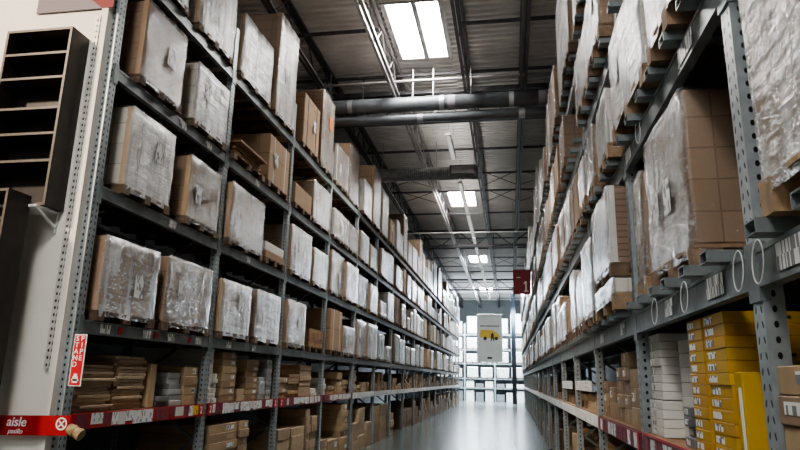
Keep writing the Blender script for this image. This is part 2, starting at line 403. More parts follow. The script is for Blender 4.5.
# ducts and pipes in front of the first girder
t = thing('air_duct', 'dark painted round duct crossing the aisle above, larger of the pair', 'duct', (0, 12.75, 7.5))
mb = MB().tube((-8.9, 0, 0), (3.2, 0, 0), .165, 24); part('duct_body', mb, 'duct', t, smooth=True)
for x in (-3.4, -1.35, .15): part('duct_band', MB().tube((x - .05, 0, 0), (x + .05, 0, 0), .172, 24), 'spiral', t)
for x in (-3.9, -2.0, -1.55, -.72, 1.6): part('duct_hanger', MB().bar((x, 0, .165), (x, 0, .84), .022, .01), 'silver', t)
for x in (-1.22, .72): part('pipe_marker', MB().tube((x, 0, 0), (x + .16, 0, 0), .168, 24), 'bannertop', t)
t = thing('air_duct', 'dark painted round pipe crossing the aisle just below the larger duct', 'duct', (0, 12.85, 7.215))
part('duct_body', MB().tube((-8.9, 0, 0), (3.2, 0, 0), .108, 20), 'duct', t, smooth=True)
for x in (-1.9, .3): part('pipe_marker', MB().tube((x, 0, 0), (x + .13, 0, 0), .112, 20), 'spiral', t)
for x in (-3.2, 1.3): part('duct_hanger', MB().bar((x, .1, 0), (x, .2, 1.1), .03, .012), 'joist', t)
o = part('sprinkler_pipe', MB().tube((-8.9, 0, 0), (5.9, 0, 0), .028, 10), 'joistlight', None, (0, 12.35, 7.86), smooth=True)
tag(o, 'thin pale sprinkler pipe running across under the roof before the ducts', 'pipe')
o = part('sprinkler_pipe', MB().tube((-8.9, 0, 0), (5.9, 0, 0), .026, 10), 'whitep', None, (0, 26.2, 7.7), smooth=True)
tag(o, 'thin white sprinkler pipe running across beyond the second skylight', 'pipe')
t = thing('spiral_duct', 'ribbed metal spiral duct ending in a grille above the aisle', 'duct', (0, 17.4, 7.42))
mb = MB(); prev = None
x = -6.5
while x < -.95:
    mb.tube((x, 0, 0), (x + .03, 0, 0), .2, 20, 0, False, .185); mb.tube((x + .03, 0, 0), (x + .06, 0, 0), .185, 20, 0, False, .2); x += .06
mb.tube((-.95, 0, 0), (-.8, 0, 0), .2, 20)
part('duct_body', mb, 'spiral', t, smooth=True)
part('duct_collar', MB().tube((-3.35, 0, 0), (-3.15, 0, 0), .207, 24), 'joistlight', t)
g = MB().box(-1.58, -.84, -.32, -.2, -.12, .14); part('grille_box', g, 'joist', t)
for k in range(7): g2 = part('grille_vane', MB().box(-1.53, -.89, -.335, -.322, -.1 + k * .032, -.085 + k * .032), 'joistlight', t)
for x in (-3.6, -2.0, -.9): part('duct_hanger', MB().bar((x, 0, .19), (x, 0, 1.0), .025, .012), 'joistlight', t)
# fluorescent runs under the roof
for i, y in enumerate((15.7, 20.6, 24.6, 28.6, 32.6, 36.6, 40.6, 46.0)):
    t = thing('hanging_strip_light', f'slim pale strip light hanging over the aisle, {ORD[i + 1]} of the row', 'lamp', (-1.42, y, 7.55), 0, 'strip lights in a row over the aisle')
    ln = .9 if i < 1 else 1.8
    part('light_housing', MB().box(-.07, .07, -ln, ln, .01, .075), 'silver', t)
    part('light_lens', MB().box(-.05, .05, -ln + .05, ln - .05, -.012, .008), 'lamp', t)
    for s in (-.8, .8): part('suspension_rod', MB().tube((0, s * ln, .076), (0, s * ln, .9), .008, 6), 'joistlight', t)

# ------------------------------------------------------------------ rack frames
def frame_parts(root, n, s, y0):
    """n+1 post frames. s=+1: aisle at +x local. Local x=0 is the aisle face, rack body towards -x*s."""
    pm = MB()  # open channel: web faces the aisle, flanges run back
    w, d, tk = .05, .075, .006
    H = 6.05
    pm.box(-tk, 0, -w, w, .01, H).box(-d, -tk, -w, -w + tk, .01, H).box(-d, -tk, w - tk, w, .01, H)
    pme = pm.mesh('upright_post', [M['post']])
    H2 = H
    br = MB()
    z = .25; k = 0
    while z < H - .7:
        a, b = (-.09, -DEP + .09) if k % 2 else (-DEP + .09, -.09)
        br.bar((a, 0, z), (b, 0, z + .62), .03, .03); z += .62; k += 1
    bme = br.mesh('diagonal_bracing', [M['beam']])
    fme = MB().box(-.13, .02, -.07, .07, 0, .01).mesh('foot_plate', [M['dark']])
    for i in range(n + 1):
        y = i * BAY
        p = add('upright_post', pme, root, (0, y, 0)); add('foot_plate', fme, p)
        q = add('upright_post', pme, root, (-DEP, y, 0), PI)
        b = add('diagonal_bracing', bme, root, (0, y, 0))
def beams(root, n, sup_near, side):
    bh = .11 if side == 'left' else .145
    b = MB().box(-.045, .004, .055, BAY - .055, -bh, 0).box(.004, .008, .055, BAY - .055, -bh, -bh + .018).box(.004, .008, .055, BAY - .055, -.018, 0)
    b.box(-.03, .009, .0, .054, -bh - .05, .03).box(-.03, .009, BAY - .054, BAY, -bh - .05, .03)
    bme = b.mesh('front_beam', [M['beam']])
    rme = MB().box(-DEP, -DEP + .045, .055, BAY - .055, -bh, 0).mesh('rear_beam', [M['beam']])
    tme = MB().box(-DEP + .05, -.05, .1, BAY - .1, -.012, 0).mesh('wire_deck', [M['dark']])
    for i in range(n):
        for lv in (LV if side == 'left' else RLV):
            add('front_beam', bme, root, (0, i * BAY, lv)); add('rear_beam', rme, root, (0, i * BAY, lv))
tag_budget = [0]
def pick_level(root, n, i, style):
    """pick shelf of bay i: deck, and a label strip with paper tags"""
    y = i * BAY
    part('shelf_deck', MB().box(-DEP + .02, -.004, .06, BAY - .06, PICK - .035, PICK - .001), 'crate', root, (0, y, 0))
    s = part('label_strip', MB().box(.0, .012, .055, BAY - .055, PICK - .125, PICK + .004), 'red' if style < 1 else ('wine' if style == 1 else 'whitep'), root, (0, y, 0))
    r = random.Random(i * 13 + n); u = .11
    mats = ['tag', 'tag', 'tag', 'tag', 'tag', 'wine', 'wine', 'ytag', 'white'] if style == 0 else (['tag', 'tag', 'white', 'wine', 'tag'] if style == 1 else ['tag', 'tag', 'whitep'])
    far = MB()
    while u < BAY - .25:
        w = r.uniform(.08, .2); hh = r.uniform(.085, .122); m = r.choice(mats); z1 = PICK - .002 - r.uniform(0, .006)
        if i < 3 and tag_budget[0] < 95:
            part('price_tag', MB().box(.0125, .0155, -w / 2, w / 2, -hh / 2, hh / 2), m, s, (0, u + w / 2, z1 - hh / 2)); tag_budget[0] += 1
        else:
            far.box(.0125, .0155, u, u + w, z1 - hh, z1, mats.index(m))
        u += w + r.choice([.003, .004, .006, .01, .05])
    if far.v:
        o = part('price_tag', far, mats, s)
        o['kind'] = 'stuff'

# ---- left rack: local +x is world +x
RL = thing('pallet_rack', 'tall grey steel pallet rack lining the left side of the aisle', 'rack', (XL, YL0, 0))
frame_parts(RL, NL, 1, 0); beams(RL, NL, 0, 'left')
for i in range(NL):
    pick_level(RL, NL, i, 0 if i < 1 else (1 if i < 4 else 2))
# ---- right rack: rotated half a turn, so local y runs towards the camera
YRE = YR0 + NR * BAY
RR = thing('pallet_rack', 'tall grey steel pallet rack lining the right side of the aisle', 'rack', (XR, YRE, 0), PI)
frame_parts(RR, NR, 1, 0); beams(RR, NR, 2, 'right')
tag_budget[0] = 0
for i in range(NR):            # i counts from the far end in local y
    near = NR - 1 - i
    j = i
    # local bay index i; style by nearness
    y = i * BAY
    part('shelf_deck', MB().box(-DEP + .02, -.004, .06, BAY - .06, PICK - .035, PICK - .001), 'crate', RR, (0, y, 0))
    st = part('label_strip', MB().box(.0, .012, .055, BAY - .055, PICK - .135, PICK - .012), 'wine' if near < 3 else 'whitep', RR, (0, y, 0))
    if near < 2: part('red_edge', MB().box(.012, .02, .055, BAY - .055, PICK - .012, PICK + .004), 'red', st)
    r = random.Random(900 + i); u = .12; far = MB(); mats = ['tag', 'tag', 'wine', 'white'] if near < 3 else ['tag', 'whitep', 'tag']
    while u < BAY - .2:
        w = r.uniform(.07, .14); m = r.choice(mats[:3]); hh = .105
        if near < 3: part('price_tag', MB().box(.0125, .0155, -w / 2, w / 2, -hh / 2, hh / 2), m, st, (0, u + w / 2, PICK - .075))
        else: far.box(.0125, .0155, u, u + w, PICK - .128, PICK - .02, mats.index(m))
        u += w + r.choice([.01, .02, .05])
    if far.v:
        o = part('price_tag', far, mats, st); o['kind'] = 'stuff'
# pallet support channels standing proud of the right-hand beams (near ones one by one, the rest as stuff)
def channel(mb, y, z):
    x1 = .10
    mb.box(-DEP + .06, x1, y - .05, y + .05, z + .046, z + .052); mb.box(-DEP + .06, x1, y - .05, y - .044, z + .001, z + .046); mb.box(-DEP + .06, x1, y + .044, y + .05, z + .001, z + .046)
    mb.box(x1 - .3, x1, y - .05, y + .05, z + .001, z + .004)
SUPY = [.28, .66, 1.04, 1.34, 1.72, 2.08]
cme = MB(); channel(cme, 0, 0); cme = cme.mesh('pallet_support', [M['beam']])
rest = MB()
for i in range(NR):
    for li, lv in enumerate(RLV):
        for sy in SUPY:
            if NR - i <= 5 and li < 3: add('pallet_support', cme, RR, (0, i * BAY + sy, lv))
            else: channel(rest, i * BAY + sy, lv)
o = part('pallet_support', rest, 'beam', RR); o['kind'] = 'stuff'
# white tie loops and barcode plates on the near right beams
def loop(y, z, rr, tilt):
    mb = MB(); pts = []
    for k in range(25):
        a = 2 * PI * k / 24; pts.append((.013 + .022 * math.sin(a * .5) ** 2, y + rr * .3 * math.cos(a) + tilt * math.sin(a) * .03, z + rr * math.sin(a)))
    mb.path(pts, .0024, 6)
    part('tie_loop', mb, 'whitep', RR, smooth=True)
nb = lambda k: (NR - 1 - k) * BAY     # local y of the start of near bay k (0 = nearest)
for wy in (2.645, 2.44, 3.45, 4.15): loop(YRE - wy, RLV[0] - .06, .078, .6)
loop(YRE - 4.25, RLV[1] - .06, .078, .4)
for wy, zz, w in ((3.0, RLV[0], .24), (3.85, RLV[0], .18), (2.15, RLV[0], .32), (5.4, RLV[0], .2), (6.6, RLV[0], .2), (3.1, RLV[1], .26), (4.7, RLV[1], .2), (6.0, RLV[1], .2)):
    part('barcode_plate', MB().box(.0095, .012, -w / 2, w / 2, -.05, .045), 'barcode', RR, (0, YRE - wy, zz - .068))
# tags on the left beams
for k, (wy, li) in enumerate([(5.0, 0), (5.65, 0), (6.1, 0), (6.7, 0), (7.5, 0), (8.3, 0), (5.9, 2), (6.5, 2), (5.9, 1), (7.9, 1), (8.0, 2)]):
    part('barcode_plate', MB().box(.0095, .012, -.07, .07, -.04, .035), 'barcode', RL, (0, wy - YL0, LV[li] - .055))
for wy in (5.22, 5.82, 6.5): part('beam_marker', MB().box(.0095, .013, -.03, .03, -.035, .03), 'red', RL, (0, wy - YL0, LV[0] - .055))
# red bay markers on the left pick strip
for k, wy in enumerate((6.90, 7.13, 9.24, 9.5)):
    mk = part('bay_marker', MB().box(.0165, .021, -.055, .055, -.066, .066), 'red', RL, (0, wy - YL0, PICK - .062))
    text('numeral', '2', mk, 'whitep', .11, (.0225, 0, 0), (PI / 2, 0, PI / 2), bold=.0005)
mk = part('bay_marker', MB().box(.0165, .021, -.03, .03, -.066, .066), 'red', RR, (0, YRE - 5.0, PICK - .07))
# half-height white-fronted insert shelf in the right rack
for near in (3, 4):
    y = nb(near)
    part('insert_shelf', MB().box(-DEP + .1, -.01, .1, BAY - .5, 1.56, 1.58), 'beam', RR, (0, y, 0))
    s = part('label_strip', MB().box(-.01, .004, .1, BAY - .5, 1.5, 1.62), 'whitep', RR, (0, y, 0))
    r = random.Random(near); u = .14
    while u < BAY - .65:
        w = r.uniform(.08, .16); part('price_tag', MB().box(.0045, .0075, -w / 2, w / 2, -.045, .045), 'tag', s, (0, u + w / 2, 1.56)); u += w + .05

# ------------------------------------------------------------------ pallet loads
CACHE = {}
def pallet_mesh(d, w, hp, wm):
    k = ('p', d, w, hp, wm)
    if k not in CACHE:
        mb = MB()
        nbd = 5
        for i in range(nbd):
            a = -w / 2 + i * (w - .11) / (nbd - 1); mb.box(-d / 2, d / 2, a, a + .11, hp - .02, hp)
        for yb in (-w / 2 + .055, 0, w / 2 - .055):
            for xb in (-d / 2 + .07, 0, d / 2 - .07): mb.box(xb - .07, xb + .07, yb - .05, yb + .05, .016, hp - .02)
            mb.box(-d / 2, d / 2, yb - .05, yb + .05, .0, .016)
        CACHE[k] = mb.mesh('pallet', [M[wm]])
    return CACHE[k]
def stack_mesh(d, w, h, mat, ch=.012):
    k = ('s', d, w, h, mat)
    if k not in CACHE: CACHE[k] = MB().cbox(-d / 2, d / 2, -w / 2, w / 2, 0, h, ch).mesh('carton_stack', [M[mat]])
    return CACHE[k]
def film_mesh(d, w, h, mat, seed):
    k = ('f', d, w, h, mat, seed)
    if k not in CACHE:
        r = random.Random(seed); v = []; f = []
        n = 44; g = .012
        prof = []
        for i in range(n):
            t = 2 * PI * i / n; c, s_ = math.cos(t), math.sin(t)
            e = .11
            prof.append((math.copysign(abs(c) ** e, c) * (d / 2 + g), math.copysign(abs(s_) ** e, s_) * (w / 2 + g)))
        # spread perimeter points evenly along a rounded rectangle
        prof = []
        L = [(d, 'x'), (w, 'y')]
        rad = .03; hx, hy = d / 2 + g, w / 2 + g
        corners = [(hx - rad, hy - rad, 0), (-hx + rad, hy - rad, PI / 2), (-hx + rad, -hy + rad, PI), (hx - rad, -hy + rad, 1.5 * PI)]
        for ci in range(4):
            cx, cy, a0 = corners[ci]
            for q in range(4): a = a0 + q * PI / 6; prof.append((cx + rad * math.cos(a), cy + rad * math.sin(a)))
            nx, ny, _ = corners[(ci + 1) % 4]
            e1 = prof[-1]; a1 = corners[(ci + 1) % 4][2]; e2 = (nx + rad * math.cos(a1), ny + rad * math.sin(a1))
            for q in range(1, 8): prof.append((e1[0] + (e2[0] - e1[0]) * q / 8, e1[1] + (e2[1] - e1[1]) * q / 8))
        n = len(prof); nz = 9
        for j in range(nz + 1):
            z = -.05 + (h + .05 + .008) * j / nz
            tw = r.uniform(0, 6)
            for i, (x, y) in enumerate(prof):
                o = .0045 * math.sin(i * 1.3 + j * 1.1 + tw) + r.uniform(-.003, .004)
                L2 = math.hypot(x, y); v.append((x + x / L2 * o, y + y / L2 * o, z + (r.uniform(-.012, .012) if j == 0 else 0)))
        for j in range(nz):
            for i in range(n): k2 = (i + 1) % n; f.append((j * n + i, j * n + k2, (j + 1) * n + k2, (j + 1) * n + i))
        # top skirt folded in
        b = len(v)
        for (x, y) in prof: v.append((x * .82, y * .82, h + .014 + r.uniform(0, .006)))
        for i in range(n): k2 = (i + 1) % n; f.append((nz * n + i, nz * n + k2, b + k2, b + i))
        me = bpy.data.meshes.new('stretch_film'); me.from_pydata(v, [], f); me.materials.append(M[mat])
        me.polygons.foreach_set('use_smooth', [True] * len(f)); me.update(); CACHE[k] = me
    return CACHE[k]
def label_mesh(w, h, mat='label'):
    k = ('l', w, h, mat)
    if k not in CACHE: CACHE[k] = MB().box(0, .002, -w / 2, w / 2, -h / 2, h / 2).mesh('paper_label', [M[mat]])
    return CACHE[k]
KIND = dict(  # name, phrase
    brown=('carton_pallet_load', 'film-wrapped brown carton pallet load'),
    white=('wrapped_pallet_load', 'film-wrapped pallet load with painted glare'),
    bare=('carton_pallet_load', 'unwrapped plain brown carton pallet load'),
    plank=('flat_pack_pallet_load', 'layered brown flat-pack pallet load'),
    pale=('wrapped_pallet_load', 'pale cream carton pallet load'),
    tall=('carton_pallet_load', 'tall brown carton pallet load'),
    crate=('wooden_crate_load', 'brown wooden crate pallet load'),
    boards=('lumber_pallet_load', 'loose brown board pile on pallet'),
    low=('wrapped_pallet_load', 'low pallet load topped with white carton'),
)
def load(kind, loc, rz, w, h, label, group, d=.98, hp=.095, papers=0, seed=0):
    name, _ = KIND[kind]
    t = thing(name, label, 'pallet load', loc, rz, group)
    add('pallet', pallet_mesh(d, w, hp, 'wood' if ' right rack' in label and (', first' in label or ', second' in label or ', third' in label) else 'woodshade'), t)
    z = (0, 0, hp)
    dd, ww = d - .03, w - .03
    if kind in ('brown', 'white', 'pale', 'tall', 'plank', 'bare'):
        mat = dict(brown='kraft', white='pale' if seed % 3 else 'kraft', pale='pale', tall='kraft2', plank='planks', bare='kraft2')[kind]
        cs = add('carton_stack', stack_mesh(dd, ww, h, mat), t, z)
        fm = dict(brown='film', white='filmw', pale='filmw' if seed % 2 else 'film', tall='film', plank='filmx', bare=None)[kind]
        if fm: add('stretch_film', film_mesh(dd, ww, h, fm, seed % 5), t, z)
        if kind in ('brown', 'white') and seed % 4 != 1 and h > .3 and rz < .5:
            for sy in ((-1,) if rz == 0 or rz < .5 else (1,)):
                ya = sy * ww / 2
                part('corner_board', MB().box(dd / 2 - .05, dd / 2 + .003, min(ya, ya + sy * .003), max(ya, ya + sy * .003), .004, h - .004).box(dd / 2, dd / 2 + .003, min(ya, ya - sy * .06), max(ya, ya - sy * .06), .004, h - .004), 'ridge', t, z)
        if kind in ('plank',):
            for sx in (dd / 2 + .004,):
                for sy in (-ww / 2, ww / 2):
                    part('corner_board', MB().box(sx - .05, sx + .006, sy - .006 if sy < 0 else sy - .05, sy + .05 if sy < 0 else sy + .006, .01, h), 'white', t, z)
        if kind in ('bare', 'tall') and h > .5:
            for fy in (-.28, .28): part('strap', MB().box(dd / 2 - .001, dd / 2 + .004, fy * ww - .012, fy * ww + .012, 0, h + .003), 'white' if seed % 2 else 'ink', t, z)
    elif kind == 'crate':
        c = part('crate_body', MB().box(-dd / 2 + .02, dd / 2 - .02, -ww / 2 + .02, ww / 2 - .02, 0, h), 'single', t, z)
        for k in range(4):
            zz = .01 + k * (h - .08) / 3
            part('crate_slat', MB().box(-dd / 2, dd / 2, -ww / 2, -ww / 2 + .018, zz, zz + .07).box(dd / 2 - .018, dd / 2, -ww / 2 + .02, ww / 2, zz, zz + .07), 'crate', t, z)
    elif kind == 'boards':
        r = random.Random(seed)
        n = max(3, int(h / .035)); zz = hp
        for k in range(n):
            a = r.uniform(-.05, .05); l = dd * r.uniform(.85, 1.05)
            part('board', MB().box(-l / 2, l / 2, -ww / 2 + .03 + r.uniform(0, .1), ww / 2 - .03 - r.uniform(0, .12), 0, .028), r.choice(['crate', 'wood', 'crate']), t, (a, 0, zz), r.uniform(-.04, .04)); zz += .031
    elif kind == 'low':
        add('carton_stack', stack_mesh(dd, ww, round(h * .45, 2), 'kraft'), t, z)
        part('white_carton', MB().cbox(-dd / 2 + .03, dd / 2 - .01, -ww / 2, ww / 2 - .02, 0, h * .53), 'white', t, (0, 0, hp + round(h * .45, 2) + .002))
    for k in range(papers):
        yy = (-.22 + .3 * k) * ww if seed % 2 else (.12 - .3 * k) * ww
        add('paper_label', label_mesh(.13, .2), t, (dd / 2 + .021, yy, hp + h * (.42 + .1 * (seed % 3))))
    return t

TIER = ['lowest', 'second', 'third', 'top']
def place(side, bay, li, a, b, ztop, kind, papers=0, seed=0, out=0., d=.98, base=None, extra=''):
    """a load on level li between aisle coordinates a..b (world y), top at ztop"""
    lv = (LV if side == 'left' else RLV)[li]
    if side == 'left':
        x = XL + .05 + out - d / 2; z = lv + .002; rz = 0; hp = .085
    else:
        x = XR - .09 - out + d / 2; z = lv + .054; rz = PI; hp = .125
    if base is not None: z = base
    w = round(b - a, 2); h = max(.12, round(ztop - z - hp, 2)); y = (a + b) / 2
    y0 = (YL0 if side == 'left' else YR0) + bay * BAY
    half = 'nearer half' if y < y0 + BAY * .5 else 'farther half'
    lab = f'{KIND[kind][1]}, {side} rack, {TIER[li]} pallet tier, {ORD[bay + 1]} bay, {half}'
    return load(kind, (x, y, z), rz + math.radians(((seed * 37) % 7 - 3) * .35), w, h, lab, f'pallet loads on the {side} rack', d, hp, papers, seed)

# near bays of the left rack, load by load
LB = [
 (0, 0, 4.82, 5.70, 2.76, 'brown', 1), (0, 0, 5.86, 6.86, 2.78, 'brown', 1),
 (0, 1, 4.93, 5.75, 4.02, 'white', 1), (0, 1, 6.05, 6.86, 3.95, 'brown', 1),
 (0, 2, 4.98, 5.76, 5.17, 'brown', 1), (0, 2, 6.03, 6.87, 5.06, 'white', 1),
 (0, 3, 4.9, 5.7, 6.3, 'white', 0), (0, 3, 5.95, 6.85, 6.42, 'white', 0),
 (1, 0, 7.12, 8.02, 2.74, 'white', 1), (1, 0, 8.2, 9.16, 2.76, 'white', 1),
 (1, 1, 7.12, 8.3, 3.98, 'brown', 0), (1, 1, 8.42, 9.2, 3.5, 'low', 0),
 (1, 2, 7.1, 8.16, 4.6, 'boards', 0), (1, 2, 8.26, 9.16, 5.1, 'bare', 1),
 (1, 3, 7.12, 8.16, 6.36, 'white', 0), (1, 3, 8.36, 9.22, 7.15, 'white', 0),
 (2, 0, 9.44, 10.4, 2.78, 'brown', 1), (2, 0, 10.6, 11.5, 2.42, 'crate', 0),
 (2, 1, 9.46, 10.5, 4.0, 'white', 1), (2, 1, 10.66, 11.52, 3.86, 'white', 0),
 (2, 2, 9.46, 10.4, 4.72, 'bare', 0), (2, 2, 10.5, 11.5, 5.08, 'white', 0),
 (2, 3, 9.7, 10.6, 6.44, 'bare', 1), (2, 3, 10.72, 11.56, 6.98, 'tall', 0),
]
for k, (bay, li, a, b, zt, kd, pp) in enumerate(LB):
    t = place('left', bay, li, a, b, zt, kd, pp, k)
    if (bay, li, kd) == (2, 3, 'tall'): add('orange_label', label_mesh(.2, .26, 'orange'), t, (.498, .1, 1.05))
def auto(side, bay, li, r):
    y0 = (YL0 if side == 'left' else YR0) + bay * BAY + .11
    W = BAY - .22
    n = r.choice([2, 2, 2, 3]); gap = .06
    cw = round((W - gap * (n - 1)) / n, 2)
    for k in range(n):
        if li < 3 and r.random() < .06: continue
        w = cw if n == 3 else round(r.choice([cw, cw - .1, cw - .18]), 2)
        a = y0 + k * (cw + gap) + (cw - w) / 2
        if li == 3: hh = r.choice([.7, .8, .95, 1.1, 1.25, 1.5] if side == 'left' else [.8, .95, 1.1, 1.35, 1.6])
        else: hh = r.choice([.5, .65, .7, .75, .78] if side == 'right' else [.38, .55, .65, .7, .75, .8])
        kd = r.choices(['brown', 'white', 'bare', 'pale', 'plank', 'tall'], [6, 5, 2, 2, 1, 1])[0]
        place(side, bay, li, a, a + w, (LV[li] + .002 + .085 if side == 'left' else RLV[li] + .054 + .125) + hh - (.02 if side == 'right' else 0), kd, 1 if bay < 6 and r.random() < .5 else 0, r.randrange(40), r.uniform(-.02, .03))
r = random.Random(5)
for bay in range(3, NL):
    for li in range(4): auto('left', bay, li, r)
# near bays of the right rack
RB = [
 (0, 0, 1.22, 2.26, 3.14, 'brown', 0, -.03), (1, 0, 3.26, 4.16, 3.12, 'brown', 2, -.07), (1, 0, 4.25, 4.6, 3.0, 'brown', 0, -.06),
 (2, 0, 5.06, 6.14, 2.39, 'pale', 0, .03), (2, 0, 6.3, 7.14, 3.0, 'white', 0, .03),
 (3, 0, 7.4, 8.1, 2.85, 'tall', 0, 0.), (3, 0, 8.25, 8.9, 3.0, 'white', 0, 0), (3, 0, 8.98, 9.46, 2.75, 'bare', 0, 0),
 (0, 1, .6, 1.4, 4.26, 'white', 0, 0), (0, 1, 1.5, 2.4, 4.26, 'white', 0, 0),
 (1, 1, 2.68, 3.56, 4.26, 'white', 0, .0), (1, 1, 3.72, 4.82, 4.2, 'white', 1, .0),
 (2, 1, 5.05, 5.75, 4.0, 'white', 0, 0), (2, 1, 5.95, 6.5, 4.05, 'tall', 0, 0), (2, 1, 6.6, 7.12, 3.95, 'white', 0, .02),
]
for k, (bay, li, a, b, zt, kd, pp, out) in enumerate(RB):
    place('right', bay, li, a, b, zt, kd, pp, k + 2, out)
# flat packs with white corner boards, standing on the low pale load
load('plank', (XR - .12 + .49, 5.62, 2.42), PI, 1.04, .64, 'layered brown flat packs with white corner boards, right rack, stacked on pale cartons', 'pallet loads on the right rack', .98, .1, 0, 3)
r = random.Random(23)
for bay in range(4, NR): auto('right', bay, 0, r)
for bay in range(3, NR): auto('right', bay, 1, r)
for bay in range(1, NR):
    for li in (2, 3): auto('right', bay, li, r)

# ------------------------------------------------------------------ cartons on the pick shelves and on the floor
N_CARTON = [0]; LIMIT = 292
FAR = MB(); FARM = ['single', 'edge', 'white', 'grey', 'kraft2']
def carton_one(name, x0, x1, y0, y1, z0, z1, mat, label, cat, group, rz=0., papers=None, edge=None):
    cx, cy = (x0 + x1) / 2, (y0 + y1) / 2
    hx, hy = (x1 - x0) / 2, (y1 - y0) / 2
    o = part(name, MB().cbox(-hx, hx, -hy, hy, 0, z1 - z0, .004), mat, None, (cx, cy, z0), rz)
    tag(o, label, cat, group)
    if papers:
        sx, w, h, yo = papers
        part('paper_label', MB().box(hx * sx if sx > 0 else -hx - .002, hx + .002 if sx > 0 else -hx, yo - w / 2, yo + w / 2, (z1 - z0) / 2 - h / 2, (z1 - z0) / 2 + h / 2), 'label', o)
    return o
def dress(side, bay, level, name, dj, w, th, mat, k):
    o = bpy.context.scene.collection.objects[-1]
    sx = 1 if side == 'left' else -1
    def face(u0, u1, v0, v1, t=.0015):
        a, b = (dj / 2, dj / 2 + t) if sx > 0 else (-dj / 2 - t, -dj / 2)
        return MB().box(a, b, u0, u1, v0, v1)
    if name == 'white_carton':
        part('paper_label', face(-w * .42, -w * .02, th * .2, th * .8), 'barcode', o)
    elif side == 'right' and bay == 2 and level == 'pick shelf':
        part('packing_tape', face(-.022, .022, th * .35, th - .004), 'edge', o)
        if k % 2: part('paper_label', face(w * .12, w * .38, th * .3, th * .75, .002), 'label', o)
    elif side == 'left' and bay < 4 and mat == 'single' and th > .07:
        part('paper_label', face(w * .1, w * .38, th * .25, th * .75), 'label' if k % 2 else 'edge', o)
def stack(side, bay, sno, y0, w, z0, ztop, t, mat, level, r, d=.85, kind='flat', messy=.02, colour='brown', name='flat_carton', xin=.04, bayname=None):
    z = z0 + .002; k = 0
    total = max(1, int((ztop - z0) / (t + .002)))
    while k < total:
        th = t; j = r.uniform(-messy, messy); dj = d * r.uniform(.93, 1.0) if messy > .01 else d
        if side == 'left': xa = XL - xin - r.uniform(0, messy * 2); x0, x1 = xa - dj, xa
        else: xa = XR + xin + r.uniform(0, messy * 2); x0, x1 = xa, xa + dj
        ya = y0 + j * .6; yb = y0 + w + j * .6
        lim = N_CARTON[0] < LIMIT
        if lim or name != 'flat_carton':
            if name == 'flat_carton': N_CARTON[0] += 1
            frm = 'alone' if total == 1 else ('lowest' if k == 0 else ('topmost' if k == total - 1 else f'{ORD[k + 1]} up'))
            lab = f'{kind} {colour} carton, {frm} in {ORD[sno]} stack, {side} rack {level}, {ORD[bay + 1]} bay'
            carton_one(name, x0, x1, ya, yb, z, z + th, mat, lab, 'carton', f'cartons on the {side} rack {level}', math.radians(r.uniform(-1, 1)) if messy > .01 else 0)
            dress(side, bay, level, name, dj, w, th, mat, k)
        else: FAR.box(x0, x1, ya, yb, z, z + th, FARM.index(mat) if mat in FARM else 0)
        z += th + .002; k += 1
r = random.Random(3)
PS = PICK
LP = [  # left pick shelf, near bays: y0, width, ztop, thickness, material, messy, colour
 (0, 4.86, .46, 1.67, .026, 'edge', .035, 'brown'), (0, 5.38, .46, 1.76, .028, 'edge', .035, 'brown'),
 (0, 6.08, .2, 1.42, .05, 'grey', .02, 'dark grey'), (0, 6.3, .26, 1.66, .055, 'silver', .03, 'silver grey'), (0, 6.58, .3, 1.69, .1, 'single', .01, 'brown'),
 (1, 7.11, .13, 1.9, .055, 'white', .01, 'white-ended'), (1, 7.27, .12, 1.62, .055, 'white', .01, 'white-ended'), (1, 7.5, .4, 1.88, .085, 'single', .008, 'brown'),
 (1, 8.0, .24, 1.44, .075, 'edge', .01, 'brown'), (1, 8.28, .42, 1.86, .075, 'single', .02, 'brown'), (1, 8.74, .2, 1.62, .06, 'silver', .01, 'silver grey'), (1, 9.0, .2, 1.88, .06, 'silver', .01, 'silver grey'),
 (2, 9.5, .4, 1.62, .075, 'single', .02, 'brown'), (2, 9.95, .5, 1.66, .05, 'single', .03, 'brown'), (2, 10.5, .62, 1.82, .085, 'edge', .01, 'brown'), (2, 11.18, .3, 1.44, .06, 'white', .03, 'white'),
 (3, 11.85, .3, 1.6, .1, 'white', .02, 'white'), (3, 12.3, .5, 1.5, .08, 'single', .03, 'brown'), (3, 12.95, .4, 1.72, .14, 'single', .03, 'brown'), (3, 13.45, .4, 1.56, .09, 'edge', .03, 'brown'),
]
cnt = {}
FLOORS = [  # left floor level: bay, y0, w, ztop, t
 (0, 4.95, .85, .98, .2), (1, 7.2, .75, 1.02, .1), (1, 8.05, .3, 1.1, .1), (2, 9.5, .55, .82, .16), (2, 10.15, .62, .92, .13), (2, 10.85, .22, 1.16, .13), (2, 11.15, .3, 1.02, .13),
 (3, 11.85, .4, .6, .15), (3, 12.35, .7, .55, .2), (3, 13.2, .5, 1.08, .13), (4, 14.2, .5, .7, .2), (4, 14.8, .65, 1.06, .3), (4, 15.6, .6, .55, .18), (5, 16.6, .7, 1.05, .22), (5, 17.4, .8, .95, .3), (6, 18.9, .5, .8, .2)]
for (bay, y0, w, zt, th, mat, ms, colr) in LP:
    cnt[bay] = cnt.get(bay, 0) + 1
    stack('left', bay, cnt[bay], y0, w, PS, zt, th, mat, 'pick shelf', r, messy=ms, colour=colr, name='flat_carton' if mat in ('single', 'edge') else ('white_carton' if mat == 'white' else 'grey_carton'), d=.8)
